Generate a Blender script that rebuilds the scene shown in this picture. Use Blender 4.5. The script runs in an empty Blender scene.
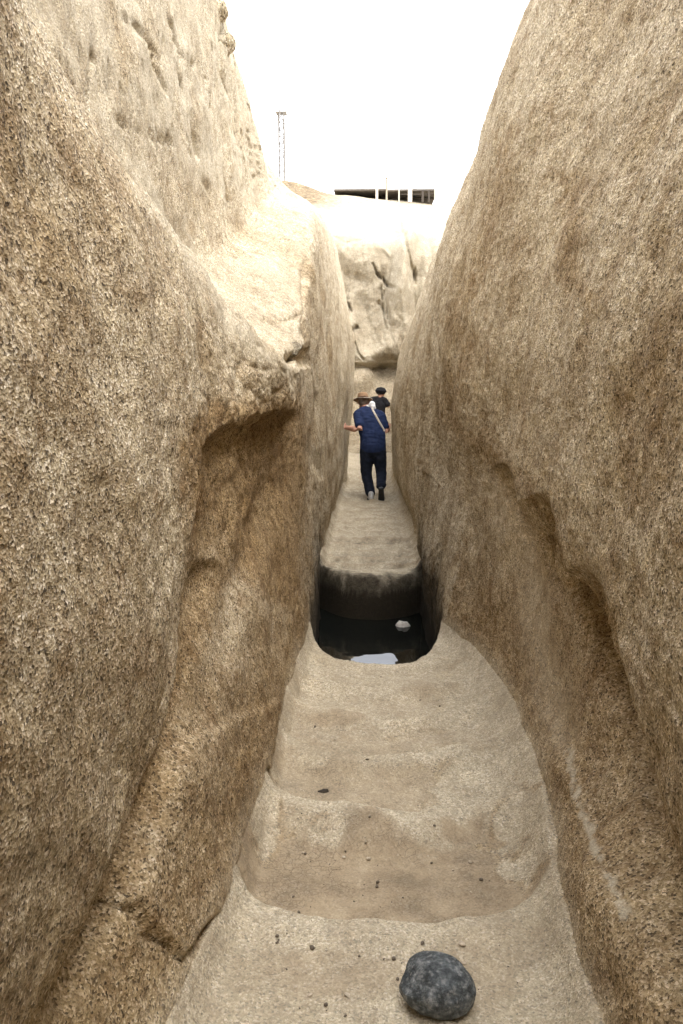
import bpy, bmesh, math, random
import numpy as np
from mathutils import Vector, Matrix, Euler
rnd = random.Random(7)
R = math.radians
sc = bpy.context.scene
C = sc.collection

# ---------------------------------------------------------------- camera
F = 796.4; CX = 341.5; CY = 512.0
cam_rot = Euler((R(90 - 8.8), 0, R(2.05)))
cd = bpy.data.cameras.new('camera'); cam = bpy.data.objects.new('camera', cd); C.objects.link(cam)
cam.location = (0, 0, 1.6); cam.rotation_euler = cam_rot
cd.sensor_fit = 'VERTICAL'; cd.sensor_height = 36; cd.lens = 28; cd.clip_start = 0.05; cd.clip_end = 6000
sc.camera = cam
MR = np.array(cam_rot.to_matrix())
CP = np.array([0, 0, 1.6])

def ray(u, v):
    d = MR @ np.array([(u - CX) / F, -(v - CY) / F, -1.0])
    return d
def atY(u, v, Y):
    d = ray(u, v); t = Y / d[1]
    p = CP + d * t
    return (float(p[0]), float(p[2]))
def proj(P):
    q = (P - CP) @ MR
    z = np.where(np.abs(q[..., 2]) < 1e-4, -1e-4, q[..., 2])
    u = CX + F * q[..., 0] / (-z); v = CY - F * q[..., 1] / (-z)
    bad = z > -0.05
    u = np.where(bad, -9999, u); v = np.where(bad, -9999, v)
    return u, v

# ---------------------------------------------------------------- noise
def _h(ix, iy, iz, s):
    n = ix * np.uint32(374761393) + iy * np.uint32(668265263) + iz * np.uint32(2147483647) + np.uint32((s * 1274126177) & 0xffffffff)
    n = (n ^ (n >> np.uint32(13))) * np.uint32(1274126177)
    n = (n ^ (n >> np.uint32(16))) * np.uint32(2246822519)
    return n ^ (n >> np.uint32(15))
def noise(P, scale, seed=0):
    p = (P * np.asarray(scale) + 57.31 * seed).astype(np.float32)
    fl_ = np.floor(p); i = fl_.astype(np.int32).view(np.uint32) if False else fl_.astype(np.int64).astype(np.uint32); f = p - fl_
    w = f * f * f * (f * (f * 6 - 15) + 10)
    ix, iy, iz = (np.ascontiguousarray(i[..., k]) for k in range(3)); fx_, fy_, fz_ = (np.ascontiguousarray(f[..., k]) for k in range(3))
    wx, wy, wz = (np.ascontiguousarray(w[..., k]) for k in range(3))
    out = np.zeros(ix.shape, np.float32); c = np.float32(1 / 511.5)
    for dx in (0, 1):
        for dy in (0, 1):
            wxy = (wx if dx else 1 - wx) * (wy if dy else 1 - wy)
            for dz in (0, 1):
                h = _h(ix + np.uint32(dx), iy + np.uint32(dy), iz + np.uint32(dz), seed)
                val = ((h & np.uint32(1023)) * c - 1) * (fx_ - dx) + (((h >> np.uint32(10)) & np.uint32(1023)) * c - 1) * (fy_ - dy) + (((h >> np.uint32(20)) & np.uint32(1023)) * c - 1) * (fz_ - dz)
                out += (val * wxy * (wz if dz else 1 - wz)).astype(np.float32)
    return out * np.float32(1.3)
def fbm(P, scale, oct=4, seed=0, gain=.5):
    a = 1; o = 0; s = np.asarray(scale, float)
    for k in range(oct):
        o = o + a * noise(P, s * 2 ** k, seed + k); a *= gain
    return o
def sst(a, b, x):
    t = np.clip((x - a) / (b - a), 0, 1); return t * t * (3 - 2 * t)
def pdist(u, v, pts):
    """distance in px to a polyline, and the position 0..1 along it"""
    best = np.full(u.shape, 1e9); pos = np.zeros(u.shape); n = len(pts) - 1
    for k in range(n):
        (x0, y0), (x1, y1) = pts[k], pts[k + 1]
        dx, dy = x1 - x0, y1 - y0
        t = np.clip(((u - x0) * dx + (v - y0) * dy) / (dx * dx + dy * dy), 0, 1)
        d = np.hypot(u - x0 - t * dx, v - y0 - t * dy)
        m = d < best; best = np.where(m, d, best); pos = np.where(m, (k + t) / n, pos)
    return best, pos
def inpoly(u, v, pts):
    r = np.zeros(u.shape, bool); n = len(pts); j = n - 1
    for i in range(n):
        xi, yi = pts[i]; xj, yj = pts[j]
        c = ((yi > v) != (yj > v)) & (u < (xj - xi) * (v - yi) / ((yj - yi) or 1e-9) + xi)
        r ^= c; j = i
    return r
def sdpoly(u, v, pts):
    d, _ = pdist(u, v, pts + [pts[0]])
    return np.where(inpoly(u, v, pts), -d, d)

# ---------------------------------------------------------------- helpers
def mesh_np(name, V, Fq, mat, attrs=None, parent=None):
    me = bpy.data.meshes.new(name)
    V = np.ascontiguousarray(V, np.float32); Fq = np.ascontiguousarray(Fq, np.int32)
    me.vertices.add(len(V)); me.vertices.foreach_set('co', V.ravel())
    me.loops.add(Fq.size); me.loops.foreach_set('vertex_index', Fq.ravel())
    me.polygons.add(len(Fq)); k = Fq.shape[1]
    me.polygons.foreach_set('loop_start', np.arange(0, Fq.size, k, dtype=np.int32))
    me.polygons.foreach_set('loop_total', np.full(len(Fq), k, np.int32))
    me.polygons.foreach_set('use_smooth', np.ones(len(Fq), bool))
    me.update(calc_edges=True)
    for a, arr in (attrs or {}).items():
        at = me.attributes.new(a, 'FLOAT', 'POINT'); at.data.foreach_set('value', np.ascontiguousarray(arr, np.float32).ravel())
    me.materials.append(mat)
    o = bpy.data.objects.new(name, me); C.objects.link(o); o.parent = parent
    return o
def grid(name, P, mat, attrs=None, flip=False, parent=None):
    n, m = P.shape[:2]
    idx = np.arange(n * m).reshape(n, m)
    q = np.stack([idx[:-1, :-1], idx[1:, :-1], idx[1:, 1:], idx[:-1, 1:]], -1).reshape(-1, 4)
    if flip: q = q[:, ::-1]
    return mesh_np(name, P.reshape(-1, 3), q, mat, {k: a.reshape(-1) for k, a in (attrs or {}).items()}, parent)
def gnormals(P):
    a = np.gradient(P, axis=0); b = np.gradient(P, axis=1)
    n = np.cross(a, b); return n / (np.linalg.norm(n, axis=-1, keepdims=True) + 1e-12)
def tag(o, label=None, cat=None, group=None, kind=None):
    if label: o['label'] = label
    if cat: o['category'] = cat
    if group: o['group'] = group
    if kind: o['kind'] = kind
    return o
def empty(name, loc, rz=0):
    o = bpy.data.objects.new(name, None); C.objects.link(o); o.location = loc; o.rotation_euler = (0, 0, rz)
    o.empty_display_size = .1
    return o
def bmobj(name, bm, mat, parent=None, smooth=True):
    me = bpy.data.meshes.new(name); bm.to_mesh(me); bm.free()
    for p in me.polygons: p.use_smooth = smooth
    me.materials.append(mat)
    o = bpy.data.objects.new(name, me); C.objects.link(o); o.parent = parent
    return o
def pchip(xk, yk, x):
    xk = np.asarray(xk, float); yk = np.asarray(yk, float)
    h = np.diff(xk); d = np.diff(yk, axis=0) / h.reshape(-1, *([1] * (yk.ndim - 1)))
    m = np.zeros_like(yk)
    m[0] = d[0]; m[-1] = d[-1]
    a, b = d[:-1], d[1:]
    w1 = (2 * h[1:] + h[:-1]).reshape(-1, *([1] * (yk.ndim - 1))); w2 = (h[1:] + 2 * h[:-1]).reshape(-1, *([1] * (yk.ndim - 1)))
    with np.errstate(all='ignore'):
        hm = (w1 + w2) / (w1 / a + w2 / b)
    m[1:-1] = np.where(a * b > 0, hm, 0)
    i = np.clip(np.searchsorted(xk, x, 'right') - 1, 0, len(h) - 1)
    sh = (-1,) + (1,) * (yk.ndim - 1)
    t = ((x - xk[i]) / h[i]).reshape(sh); H = h[i].reshape(sh)
    return (2*t**3 - 3*t**2 + 1) * yk[i] + (t**3 - 2*t**2 + t) * H * m[i] + (-2*t**3 + 3*t**2) * yk[i+1] + (t**3 - t**2) * H * m[i+1]

# ---------------------------------------------------------------- materials
class NT:
    def __init__(s, name):
        s.m = bpy.data.materials.new(name); s.m.use_nodes = True; s.t = s.m.node_tree
        s.b = s.t.nodes['Principled BSDF']; s.out = s.t.nodes['Material Output']
    def n(s, typ, **kw):
        nd = s.t.nodes.new(typ)
        for k, v in kw.items():
            if hasattr(nd, k): setattr(nd, k, v)
            else: s.set(nd, k.replace('_', ' '), v)
        return nd
    def set(s, nd, k, v):
        i = nd.inputs[k] if not isinstance(k, int) else nd.inputs[k]
        if isinstance(v, bpy.types.NodeSocket): s.t.links.new(v, i)
        else: i.default_value = v
    def coord(s, scale=(1, 1, 1)):
        c = s.n('ShaderNodeTexCoord'); mp = s.n('ShaderNodeMapping'); s.set(mp, 'Vector', c.outputs['Object']); mp.inputs['Scale'].default_value = scale
        return mp.outputs[0]
    def noise(s, co, scale, detail=3, rough=.5):
        nd = s.n('ShaderNodeTexNoise'); s.set(nd, 'Vector', co); s.set(nd, 'Scale', scale); s.set(nd, 'Detail', detail); s.set(nd, 'Roughness', rough)
        return nd.outputs[0]
    def vor(s, co, scale, feature='F1'):
        nd = s.n('ShaderNodeTexVoronoi'); nd.feature = feature; s.set(nd, 'Vector', co); s.set(nd, 'Scale', scale)
        return nd
    def ramp(s, f, stops, interp='LINEAR'):
        nd = s.n('ShaderNodeValToRGB'); s.set(nd, 0, f); cr = nd.color_ramp; cr.interpolation = interp
        while len(cr.elements) < len(stops): cr.elements.new(1)
        for e, (p, c) in zip(cr.elements, stops):
            e.position = p; e.color = (c[0], c[1], c[2], 1) if not isinstance(c, (int, float)) else (c, c, c, 1)
        return nd.outputs[0]
    def mix(s, f, a, b, mode='MIX'):
        nd = s.n('ShaderNodeMix'); nd.data_type = 'RGBA'; nd.blend_type = mode
        for k, v in ((0, f), (6, a), (7, b)):
            if isinstance(v, tuple) and len(v) == 3: v = (*v, 1)
            s.set(nd, k, v)
        return nd.outputs[2]
    def math(s, op, a, b=0., c=None, clamp=False):
        nd = s.n('ShaderNodeMath'); nd.operation = op; nd.use_clamp = clamp; s.set(nd, 0, a); s.set(nd, 1, b)
        if c is not None: s.set(nd, 2, c)
        return nd.outputs[0]
    def attr(s, name):
        nd = s.n('ShaderNodeAttribute'); nd.attribute_name = name; return nd.outputs['Fac']
    def bump(s, h, strength, dist, normal=None):
        nd = s.n('ShaderNodeBump'); s.set(nd, 'Height', h); s.set(nd, 'Strength', strength); s.set(nd, 'Distance', dist)
        if normal is not None: s.set(nd, 'Normal', normal)
        return nd.outputs[0]

def sr(r, g, b):
    f = lambda c: (c / 255 / 12.92) if c <= 10 else ((c / 255 + .055) / 1.055) ** 2.4
    return (f(r), f(g), f(b))

def granite(name, grain=110, bumpd=.006, bright=1.0, dust=1.0):
    m = NT(name); co = m.coord()
    # crystals
    wob = m.n('ShaderNodeTexNoise'); m.set(wob, 'Vector', co); m.set(wob, 'Scale', 90.); m.set(wob, 'Detail', 2.)
    vadd = m.n('ShaderNodeVectorMath'); vadd.operation = 'MULTIPLY_ADD'
    m.set(vadd, 0, wob.outputs[1]); vadd.inputs[1].default_value = (.006, .006, .006); m.set(vadd, 2, co)
    v1 = m.vor(vadd.outputs[0], grain)
    sep = m.n('ShaderNodeSeparateColor'); m.set(sep, 0, v1.outputs['Color'])
    k = bright
    col = m.ramp(sep.outputs[0], [(0, (.11*k, .09*k, .065*k)), (.09, (.20*k, .16*k, .105*k)), (.2, (.37*k, .305*k, .20*k)), (.5, (.46*k, .388*k, .263*k)), (.78, (.57*k, .49*k, .355*k)), (1, (.78*k, .71*k, .59*k))])
    # smaller mineral flecks
    v2 = m.vor(co, grain * 2.3); sep2 = m.n('ShaderNodeSeparateColor'); m.set(sep2, 0, v2.outputs['Color'])
    fleck = m.ramp(sep2.outputs[1], [(0, .45), (.10, .6), (.14, 1.0), (.86, 1.0), (.9, 1.2), (1, 1.3)])
    col = m.mix(.8, col, fleck, 'MULTIPLY')
    # medium mottling
    n1 = m.noise(co, 9, 3, .6); col = m.mix(.75, col, m.ramp(n1, [(.3, (.66, .57, .47)), (.5, (1, 1, 1)), (.68, (1.22, 1.22, 1.2))]), 'MULTIPLY')
    n2 = m.noise(co, 1.7, 3, .6); col = m.mix(.8, col, m.ramp(n2, [(.33, (.72, .645, .53)), (.52, (1, .98, .96)), (.68, (1.15, 1.15, 1.14))]), 'MULTIPLY')
    n3 = m.noise(co, 38, 2, .6); col = m.mix(.6, col, m.ramp(n3, [(.34, (.55, .48, .40)), (.5, (1, 1, 1)), (.66, (1.22, 1.22, 1.22))]), 'MULTIPLY')
    # authored tone: brown patina and painted shade, pale dust and light, mud, black stain
    jit = m.math('MULTIPLY', m.math('SUBTRACT', m.noise(co, 22, 2, .65), .5), 1.1)
    def mask(a, amt=1.):
        at = m.attr(a)
        e = m.math('MULTIPLY', jit, m.math('MULTIPLY', at, m.math('SUBTRACT', 1., at)))
        return m.math('ADD', at, m.math('MULTIPLY', e, 3.2 * amt), clamp=True)
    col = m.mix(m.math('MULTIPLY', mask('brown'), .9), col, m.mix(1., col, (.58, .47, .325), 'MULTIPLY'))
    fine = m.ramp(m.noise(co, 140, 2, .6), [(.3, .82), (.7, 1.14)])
    dustlightc = m.mix(1., m.mix(.35, (.53, .475, .365), m.mix(1., col, (1.06, 1.06, 1.06), 'MULTIPLY')), fine, 'MULTIPLY')
    col = m.mix(m.math('MULTIPLY', mask('pale'), .9), col, dustlightc)
    mudc = m.mix(1., m.ramp(m.noise(co, 7, 3, .6), [(.33, (.16, .115, .068)), (.5, (.265, .195, .12)), (.68, (.38, .295, .19))]), fine, 'MULTIPLY')
    mudc = m.mix(.2, mudc, col)
    ve = m.vor(vadd.outputs[0], 34, 'DISTANCE_TO_EDGE'); crk = m.ramp(ve.outputs['Distance'], [(.0, 1.), (.05, 0.)])
    crk = m.math('MULTIPLY', crk, m.ramp(m.noise(co, 5, 2, .6), [(.50, 0.), (.60, .75)]))
    mudc = m.mix(crk, mudc, (.11, .08, .05))
    col = m.mix(m.math('MULTIPLY', mask('mud', .5), .95), col, mudc)
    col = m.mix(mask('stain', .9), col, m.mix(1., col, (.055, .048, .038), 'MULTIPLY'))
    m.set(m.b, 'Base Color', col); m.set(m.b, 'Roughness', .9); m.set(m.b, 'Specular IOR Level', .25)
    # relief
    hb = m.math('ADD', m.math('MULTIPLY', m.noise(co, 55, 3, .7), 1.0), m.math('MULTIPLY', v1.outputs['Distance'], .35))
    hb = m.math('MULTIPLY', hb, m.math('SUBTRACT', 1., m.math('MULTIPLY', m.attr('mud'), .8)))
    hb = m.math('MULTIPLY', hb, m.math('SUBTRACT', 1., m.math('MULTIPLY', m.attr('smooth'), .6)))
    m.set(m.b, 'Normal', m.bump(hb, 1., bumpd * 1.25))
    return m.m

def simple(name, col, rough=.8, var=.15, scale=30, bump=0, spec=.3, metal=0):
    m = NT(name); co = m.coord()
    n = m.noise(co, scale, 4, .6)
    c = m.ramp(n, [(.3, tuple(x * (1 - var) for x in col)), (.7, tuple(x * (1 + var) for x in col))])
    m.set(m.b, 'Base Color', c); m.set(m.b, 'Roughness', rough); m.set(m.b, 'Specular IOR Level', spec); m.set(m.b, 'Metallic', metal)
    if bump: m.set(m.b, 'Normal', m.bump(n, .6, bump))
    return m.m

GR = granite('granite', grain=165, bright=1.0)

# ---------------------------------------------------------------- the trench: one lofted surface, cut into left wall, floor, right wall
def W(*p): return list(p)
def A(Y, *pts):
    o = []
    for p in pts:
        if len(p) == 3: o.append(atY(p[1], p[2], Y))
        else: o.append(p)
    return o
# left profile, floor corner -> far plateau (14 points)
LEFT = {
 -8.0: A(0, (-.50,.10),(-.55,.3),(-.57,.6),(-.56,.9),(-.54,1.2),(-.55,1.5),(-.60,1.9),(-.66,2.4),(-.70,3.0),(-.8,3.8),(-.9,4.6),(-1.2,6.3),(-3.,6.8),(-9,6.8),(-16,-2.2)),  # unseen walls behind the camera, raised to cut the sky light
 -1.5: A(0, (-.50,.10),(-.55,.22),(-.60,.34),(-.62,.42),(-.58,.62),(-.55,1.2),(-.58,1.9),(-.62,2.5),(-.70,3.0),(-.8,3.8),(-.9,4.6),(-1.2,6.3),(-3.,6.8),(-9,6.8),(-16,-2.2)),
 -2.8: A(0, (-.06,.10),(-.06,.22),(-.06,.34),(-.06,.42),(-.06,.62),(-.06,1.2),(-.06,1.9),(-.07,2.5),(-.10,3.0),(-.15,3.8),(-.3,4.6),(-.6,6.3),(-3.,6.8),(-9,6.8),(-16,-2.2)),  # unseen pinch added behind the camera to block light along the trench
 0.3: A(0, (-.50,.10),(-.55,.22),(-.60,.34),(-.62,.42),(-.58,.62),(-.55,1.2),(-.60,1.9),(-.72,2.5),(-.95,2.75),(-1.15,2.9),(-1.25,3.6),(-1.5,4.9),(-3.,5.6),(-9,5.8),(-16,-2.2)),
 1.3: A(0, (-.50,.10),(-.56,.22),(-.61,.33),(-.63,.40),(-.57,.58),(-.53,1.2),(-.585,1.9),(-.69,2.45),(-.95,2.42),(-1.14,2.45),(-1.22,3.5),(-1.4,5.6),(-3.,6.2),(-9,5.8),(-16,-2.2)),  # top out of view, raised to darken the near trench
 1.8: A(0, (-.47,.10),(-.53,.30),(-.58,.50),(-.60,.60),(-.55,.75),(-.52,1.2),(-.56,1.8),(-.75,2.38),(-.95,2.30),(-1.12,2.33),(-1.2,3.5),(-1.4,4.9),(-3.,5.5),(-9,5.8),(-16,-2.2)),
 2.25: A(0, (-.43,.10),(-.49,.40),(-.55,.70),(-.585,.88),(-.565,1.0),(-.52,1.3),(-.55,1.75),(-.75,2.27),(-.92,2.20),(-1.10,2.25),(-1.18,3.5),(-1.4,4.9),(-3.,5.4),(-9,5.7),(-16,-2.2)),
 2.62: A(0, (-.43,.10),(-.48,.40),(-.55,.85),(-.575,1.15),(-.575,1.34),(-.53,1.45),(-.555,1.75),(-.73,2.20),(-.91,2.12),(-1.08,2.18),(-1.17,3.4),(-1.38,4.9),(-3.,5.4),(-9,5.7),(-16,-2.2)),
 3.1: A(0, (-.42,.10),(-.46,.40),(-.53,.80),(-.575,1.12),(-.59,1.38),(-.50,1.50),(-.53,1.72),(-.70,2.10),(-.89,2.05),(-1.07,2.12),(-1.16,3.4),(-1.35,4.9),(-3.,5.4),(-9,5.7),(-16,-2.2)),
 3.7: A(0, (-.42,.10),(-.45,.40),(-.50,.80),(-.555,1.12),(-.575,1.40),(-.455,1.51),(-.45,1.70),(-.64,1.93),(-.85,1.99),(-1.06,2.15),(-1.14,3.4),(-1.32,4.9),(-3.,5.4),(-9,5.7),(-16,-2.2)),
 4.4: A(0, (-.40,.10),(-.43,.40),(-.47,.80),(-.51,1.12),(-.535,1.42),(-.425,1.50),(-.41,1.68),(-.50,1.78),(-.75,1.95),(-1.06,2.24),(-1.13,3.4),(-1.28,4.9),(-3.,5.4),(-9,5.7),(-16,-2.2)),
 4.9: A(0, (-.39,.10),(-.42,.40),(-.44,.80),(-.46,1.12),(-.46,1.40),(-.44,1.50),(-.425,1.72),(-.49,1.86),(-.74,2.04),(-1.06,2.38),(-1.13,3.4),(-1.25,4.85),(-3.,5.4),(-9,5.7),(-16,-2.2)),
 5.6: A(0, (-.39,.10),(-.41,.40),(-.43,.80),(-.44,1.15),(-.45,1.5),(-.45,1.8),(-.455,2.02),(-.53,2.10),(-.75,2.30),(-1.06,2.60),(-1.13,3.5),(-1.2,4.75),(-3.,5.4),(-9,5.7),(-16,-2.2)),
 6.5: A(0, (-.43,.10),(-.43,.40),(-.43,.80),(-.43,1.15),(-.45,1.6),(-.47,2.1),(-.485,2.42),(-.56,2.52),(-.80,2.66),(-1.07,2.80),(-1.12,3.6),(-1.18,4.6),(-3.,5.3),(-9,5.6),(-16,-2.2)),
 7.5: A(0, (-.46,.10),(-.43,.40),(-.42,.80),(-.42,1.15),(-.44,1.7),(-.48,2.4),(-.52,2.85),(-.60,3.02),(-.82,3.1),(-1.05,3.2),(-1.10,3.75),(-1.2,4.5),(-3.,5.2),(-9,5.5),(-16,-2.2)),
 9.0: A(0, (-.47,.10),(-.42,.40),(-.41,.80),(-.41,1.15),(-.43,1.8),(-.48,2.6),(-.53,3.2),(-.62,3.5),(-.80,3.65),(-.98,3.75),(-1.08,3.9),(-1.25,4.15),(-3.,4.7),(-9,5.2),(-16,-2.2)),
 12.: A(0, (-.46,.10),(-.41,.40),(-.39,.80),(-.38,1.15),(-.31,1.7),(-.33,2.3),(-.42,3.0),(-.56,3.7),(-.75,4.05),(-1.0,4.25),(-1.3,4.4),(-1.6,4.5),(-3.,4.7),(-9,5.2),(-16,-2.2)),
 14.: A(0, (-.42,.10),(-.42,.40),(-.40,.80),(-.36,1.15),(-.31,1.7),(-.30,2.3),(-.42,3.1),(-.62,3.9),(-.9,4.3),(-1.2,4.5),(-1.5,4.6),(-2,4.7),(-3.5,4.8),(-9,5.2),(-16,-2.2)),
 16.0: A(0, (-.50,.10),(-.46,.40),(-.44,.80),(-.40,1.15),(-.36,1.7),(-.38,2.3),(-.6,3.1),(-.8,3.8),(-1.1,4.2),(-1.5,4.4),(-1.8,4.5),(-2.2,4.6),(-4.,4.7),(-9,5.0),(-16,-2.2)),
 20.5: A(0, (-.62,.10),(-.62,.40),(-.62,.80),(-.6,1.15),(-.58,1.7),(-.6,2.3),(-.75,3.1),(-1.0,3.8),(-1.4,4.2),(-1.8,4.4),(-2.2,4.5),(-2.6,4.6),(-4.,4.7),(-9,5.0),(-16,-2.2)),
 22.5: A(0, (-.8,.10),(-.8,.40),(-.8,.80),(-.8,1.15),(-.8,1.7),(-.9,2.3),(-1.1,3.1),(-1.4,3.8),(-1.8,4.2),(-2.2,4.4),(-2.6,4.5),(-3,4.6),(-4.6,4.7),(-9,5.0),(-16,-2.2)),
 25.5: A(0, (-8.,.05),(-8.05,.10),(-8.1,.2),(-8.1,.3),(-8.1,.35),(-8.2,.4),(-8.3,.5),(-8.5,.6),(-8.7,.7),(-9,.7),(-9.3,.7),(-9.8,.7),(-10.,.6),(-12,.3),(-16,-2.2)),
}
# right profile, floor corner -> far plateau
RIGHT = {
 -8.0: A(0, (.55,.10),(.60,.26),(.66,.32),(.72,.45),(.74,.62),(.70,.8),(.70,1.2),(.70,1.7),(.74,2.4),(.8,3.2),(.9,4.2),(1.2,5.8),(3.,6.4),(9,6.3),(16,-2.2)),  # right side also raised behind the camera against the sky light
 -1.5: A(0, (.55,.10),(.60,.28),(.65,.34),(.73,.40),(.74,.47),(.685,.56),(.66,1.0),(.68,1.7),(.72,2.4),(.8,3.2),(.9,4.2),(1.2,5.8),(3.,6.4),(9,6.3),(16,-2.2)),
 -2.8: A(0, (.06,.10),(.06,.28),(.06,.34),(.06,.40),(.06,.47),(.06,.56),(.06,1.0),(.06,1.7),(.07,2.4),(.12,3.2),(.3,4.2),(.6,5.8),(3.,6.4),(9,6.3),(16,-2.2)),  # right half of the added pinch that shuts out light from behind
 1.0: A(0, (.55,.10),(.60,.28),(.65,.34),(.73,.40),(.74,.47),(.685,.56),(.66,1.0),(.70,1.6),(.80,2.1),(.95,2.6),(1.1,3.2),(1.4,4.0),(3.,4.9),(9,5.3),(16,-2.2)),
 1.8: A(0, (.56,.10),(.60,.28),(.67,.345),(.80,.40),(.81,.48),(.70,.58),(.675,1.0),(.70,1.6),(.80,2.1),(.95,2.6),(1.1,3.2),(1.4,4.0),(3.,4.9),(9,5.3),(16,-2.2)),
 2.4: A(0, (.60,.10),(.63,.25),(.71,.31),(.82,.47),(.84,.60),(.725,.74),(.69,1.1),(.71,1.6),(.80,2.1),(.95,2.6),(1.1,3.2),(1.4,4.0),(3.,4.9),(9,5.3),(16,-2.2)),
 3.0: A(0, (.68,.10),(.71,.22),(.76,.30),(.82,.62),(.84,.80),(.76,.92),(.72,1.2),(.72,1.6),(.78,2.1),(.92,2.6),(1.05,3.2),(1.3,4.0),(3.,4.9),(9,5.3),(16,-2.2)),
 3.7: A(0, (.70,.10),(.73,.22),(.75,.34),(.79,.68),(.81,.93),(.735,1.04),(.69,1.2),(.69,1.6),(.74,2.1),(.86,2.6),(1.0,3.2),(1.25,4.0),(3.,4.9),(9,5.3),(16,-2.2)),
 4.4: A(0, (.64,.10),(.665,.24),(.68,.40),(.69,.72),(.68,1.02),(.67,1.14),(.64,1.3),(.62,1.6),(.65,2.1),(.72,2.6),(.83,3.2),(1.05,4.0),(3.,4.9),(9,5.3),(16,-2.2)),
 5.2: A(0, (.47,.10),(.50,.26),(.54,.45),(.57,.75),(.585,1.02),(.58,1.14),(.565,1.3),(.55,1.6),(.58,2.1),(.64,2.6),(.745,3.2),(.97,4.0),(3.,4.9),(9,5.3),(16,-2.2)),
 6.5: A(0, (.45,.10),(.45,.26),(.46,.45),(.48,.75),(.49,.95),(.495,1.1),(.495,1.3),(.50,1.6),(.53,2.1),(.61,2.6),(.75,3.2),(1.04,3.9),(3.,4.7),(9,5.3),(16,-2.2)),
 8.0: A(0, (.51,.10),(.475,.26),(.44,.45),(.43,.75),(.42,.95),(.42,1.1),(.425,1.3),(.43,1.6),(.50,2.1),(.62,2.6),(.80,3.25),(1.10,3.8),(3.,4.5),(9,5.2),(16,-2.2)),
 12.: A(0, (.49,.10),(.42,.26),(.38,.45),(.37,.75),(.36,.95),(.35,1.1),(.34,1.3),(.36,1.6),(.50,2.25),(.72,2.85),(.95,3.4),(1.25,3.75),(3.,4.2),(9,4.8),(16,-2.2)),
 14.: A(0, (.42,.10),(.41,.26),(.40,.45),(.39,.75),(.38,.95),(.37,1.1),(.37,1.3),(.42,1.6),(.58,2.2),(.85,2.8),(1.2,3.3),(1.6,3.6),(3.5,4.0),(9,4.5),(16,-2.2)),
 16.0: A(0, (.48,.10),(.47,.26),(.46,.45),(.45,.75),(.44,.95),(.44,1.1),(.44,1.3),(.48,1.6),(.72,2.2),(1.05,2.8),(1.4,3.3),(1.9,3.6),(4,4.0),(9,4.5),(16,-2.2)),
 20.5: A(0, (.72,.10),(.72,.26),(.72,.45),(.72,.75),(.72,.95),(.72,1.1),(.73,1.3),(.76,1.6),(.95,2.2),(1.25,2.8),(1.6,3.3),(2.1,3.6),(4,4.0),(9,4.5),(16,-2.2)),
 22.5: A(0, (.9,.10),(.9,.26),(.9,.45),(.9,.75),(.9,.95),(.9,1.1),(.95,1.3),(1.0,1.6),(1.2,2.2),(1.5,2.8),(1.9,3.3),(2.4,3.6),(4,4.0),(9,4.5),(16,-2.2)),
 25.5: A(0, (8,.05),(8.05,.1),(8.1,.15),(8.1,.2),(8.15,.25),(8.2,.3),(8.25,.35),(8.4,.4),(8.6,.45),(9,.5),(9.5,.5),(9.8,.5),(10,.5),(12,.3),(16,-2.2)),
}
def seg_params(counts):
    s = []
    for k, c in enumerate(counts): s += list(k + np.arange(c) / c)
    return np.array(s + [len(counts)])
# distances of the stations: fine where the camera is near
Ys = np.concatenate([np.linspace(-8, 0.3, 70, endpoint=False), np.linspace(.3, .9, 40, endpoint=False),
                     np.exp(np.linspace(math.log(.9), math.log(4.4), 380, endpoint=False)), np.linspace(4.4, 7.4, 200, endpoint=False),
                     np.exp(np.linspace(math.log(7.4), math.log(16), 160, endpoint=False)), np.linspace(16, 25.5, 40)])
lk = sorted(LEFT); L = np.array([LEFT[k] for k in lk]); rk = sorted(RIGHT); Rr = np.array([RIGHT[k] for k in rk])
Lp = pchip(lk, L, Ys); Rp = pchip(rk, Rr, Ys)
LC = [24, 26, 24, 24, 34, 44, 46, 34, 36, 54, 66, 20, 14, 8]
RC = [20, 18, 24, 24, 20, 38, 52, 50, 50, 50, 46, 26, 14, 8]
sl = seg_params(LC); srr = seg_params(RC)
Lx = pchip(np.arange(15), np.swapaxes(Lp, 0, 1), sl); Rx = pchip(np.arange(15), np.swapaxes(Rp, 0, 1), srr)  # (s, Y, 2)
# floor: corner, shoulder, middle, shoulder, corner
nf = 220
zf = np.zeros(len(Ys))
fl = np.stack([Lp[:, 0], np.stack([Lp[:, 0, 0] * .86, .028 + zf], -1), np.stack([Lp[:, 0, 0] * .55, .006 + zf], -1), np.stack([(Lp[:, 0, 0] + Rp[:, 0, 0]) / 2, zf], -1),
               np.stack([Rp[:, 0, 0] * .55, .006 + zf], -1), np.stack([Rp[:, 0, 0] * .86, .028 + zf], -1), Rp[:, 0]], 0)
sfk = np.array([0, .12, .3, .5, .7, .88, 1.]); sf = np.linspace(0, 1, nf + 1)
Fx = pchip(sfk, fl, sf)
allp = np.concatenate([Lx[::-1], Fx[1:-1], Rx], 0)      # (S, Y, 2)
P = np.stack([allp[..., 0], np.broadcast_to(Ys, allp.shape[:2]), allp[..., 1]], -1)
S, NY = P.shape[:2]; nL = len(sl)
print('trench', S, NY)
side = np.zeros(S); side[:nL] = -1; side[nL + nf - 1:] = 1
fx = P[..., 0].copy(); fy = P[..., 1].copy()
# floor weight: 1 on the floor, fades up the foot of each wall
fw = np.clip(1 - (P[..., 2] - .02) / .2, 0, 1) * (np.abs(fx) < 12); fw = fw * fw * (3 - 2 * fw)
isfloor = (side == 0)[:, None] & np.ones((1, NY), bool)
fw = np.where(isfloor | (P[..., 2] < .24), fw, 0)
# smooth corner between floor and walls
Nn = gnormals(P); Nn = np.where((Nn[nL + nf // 2, NY // 2, 2] < 0), -Nn, Nn)

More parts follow.
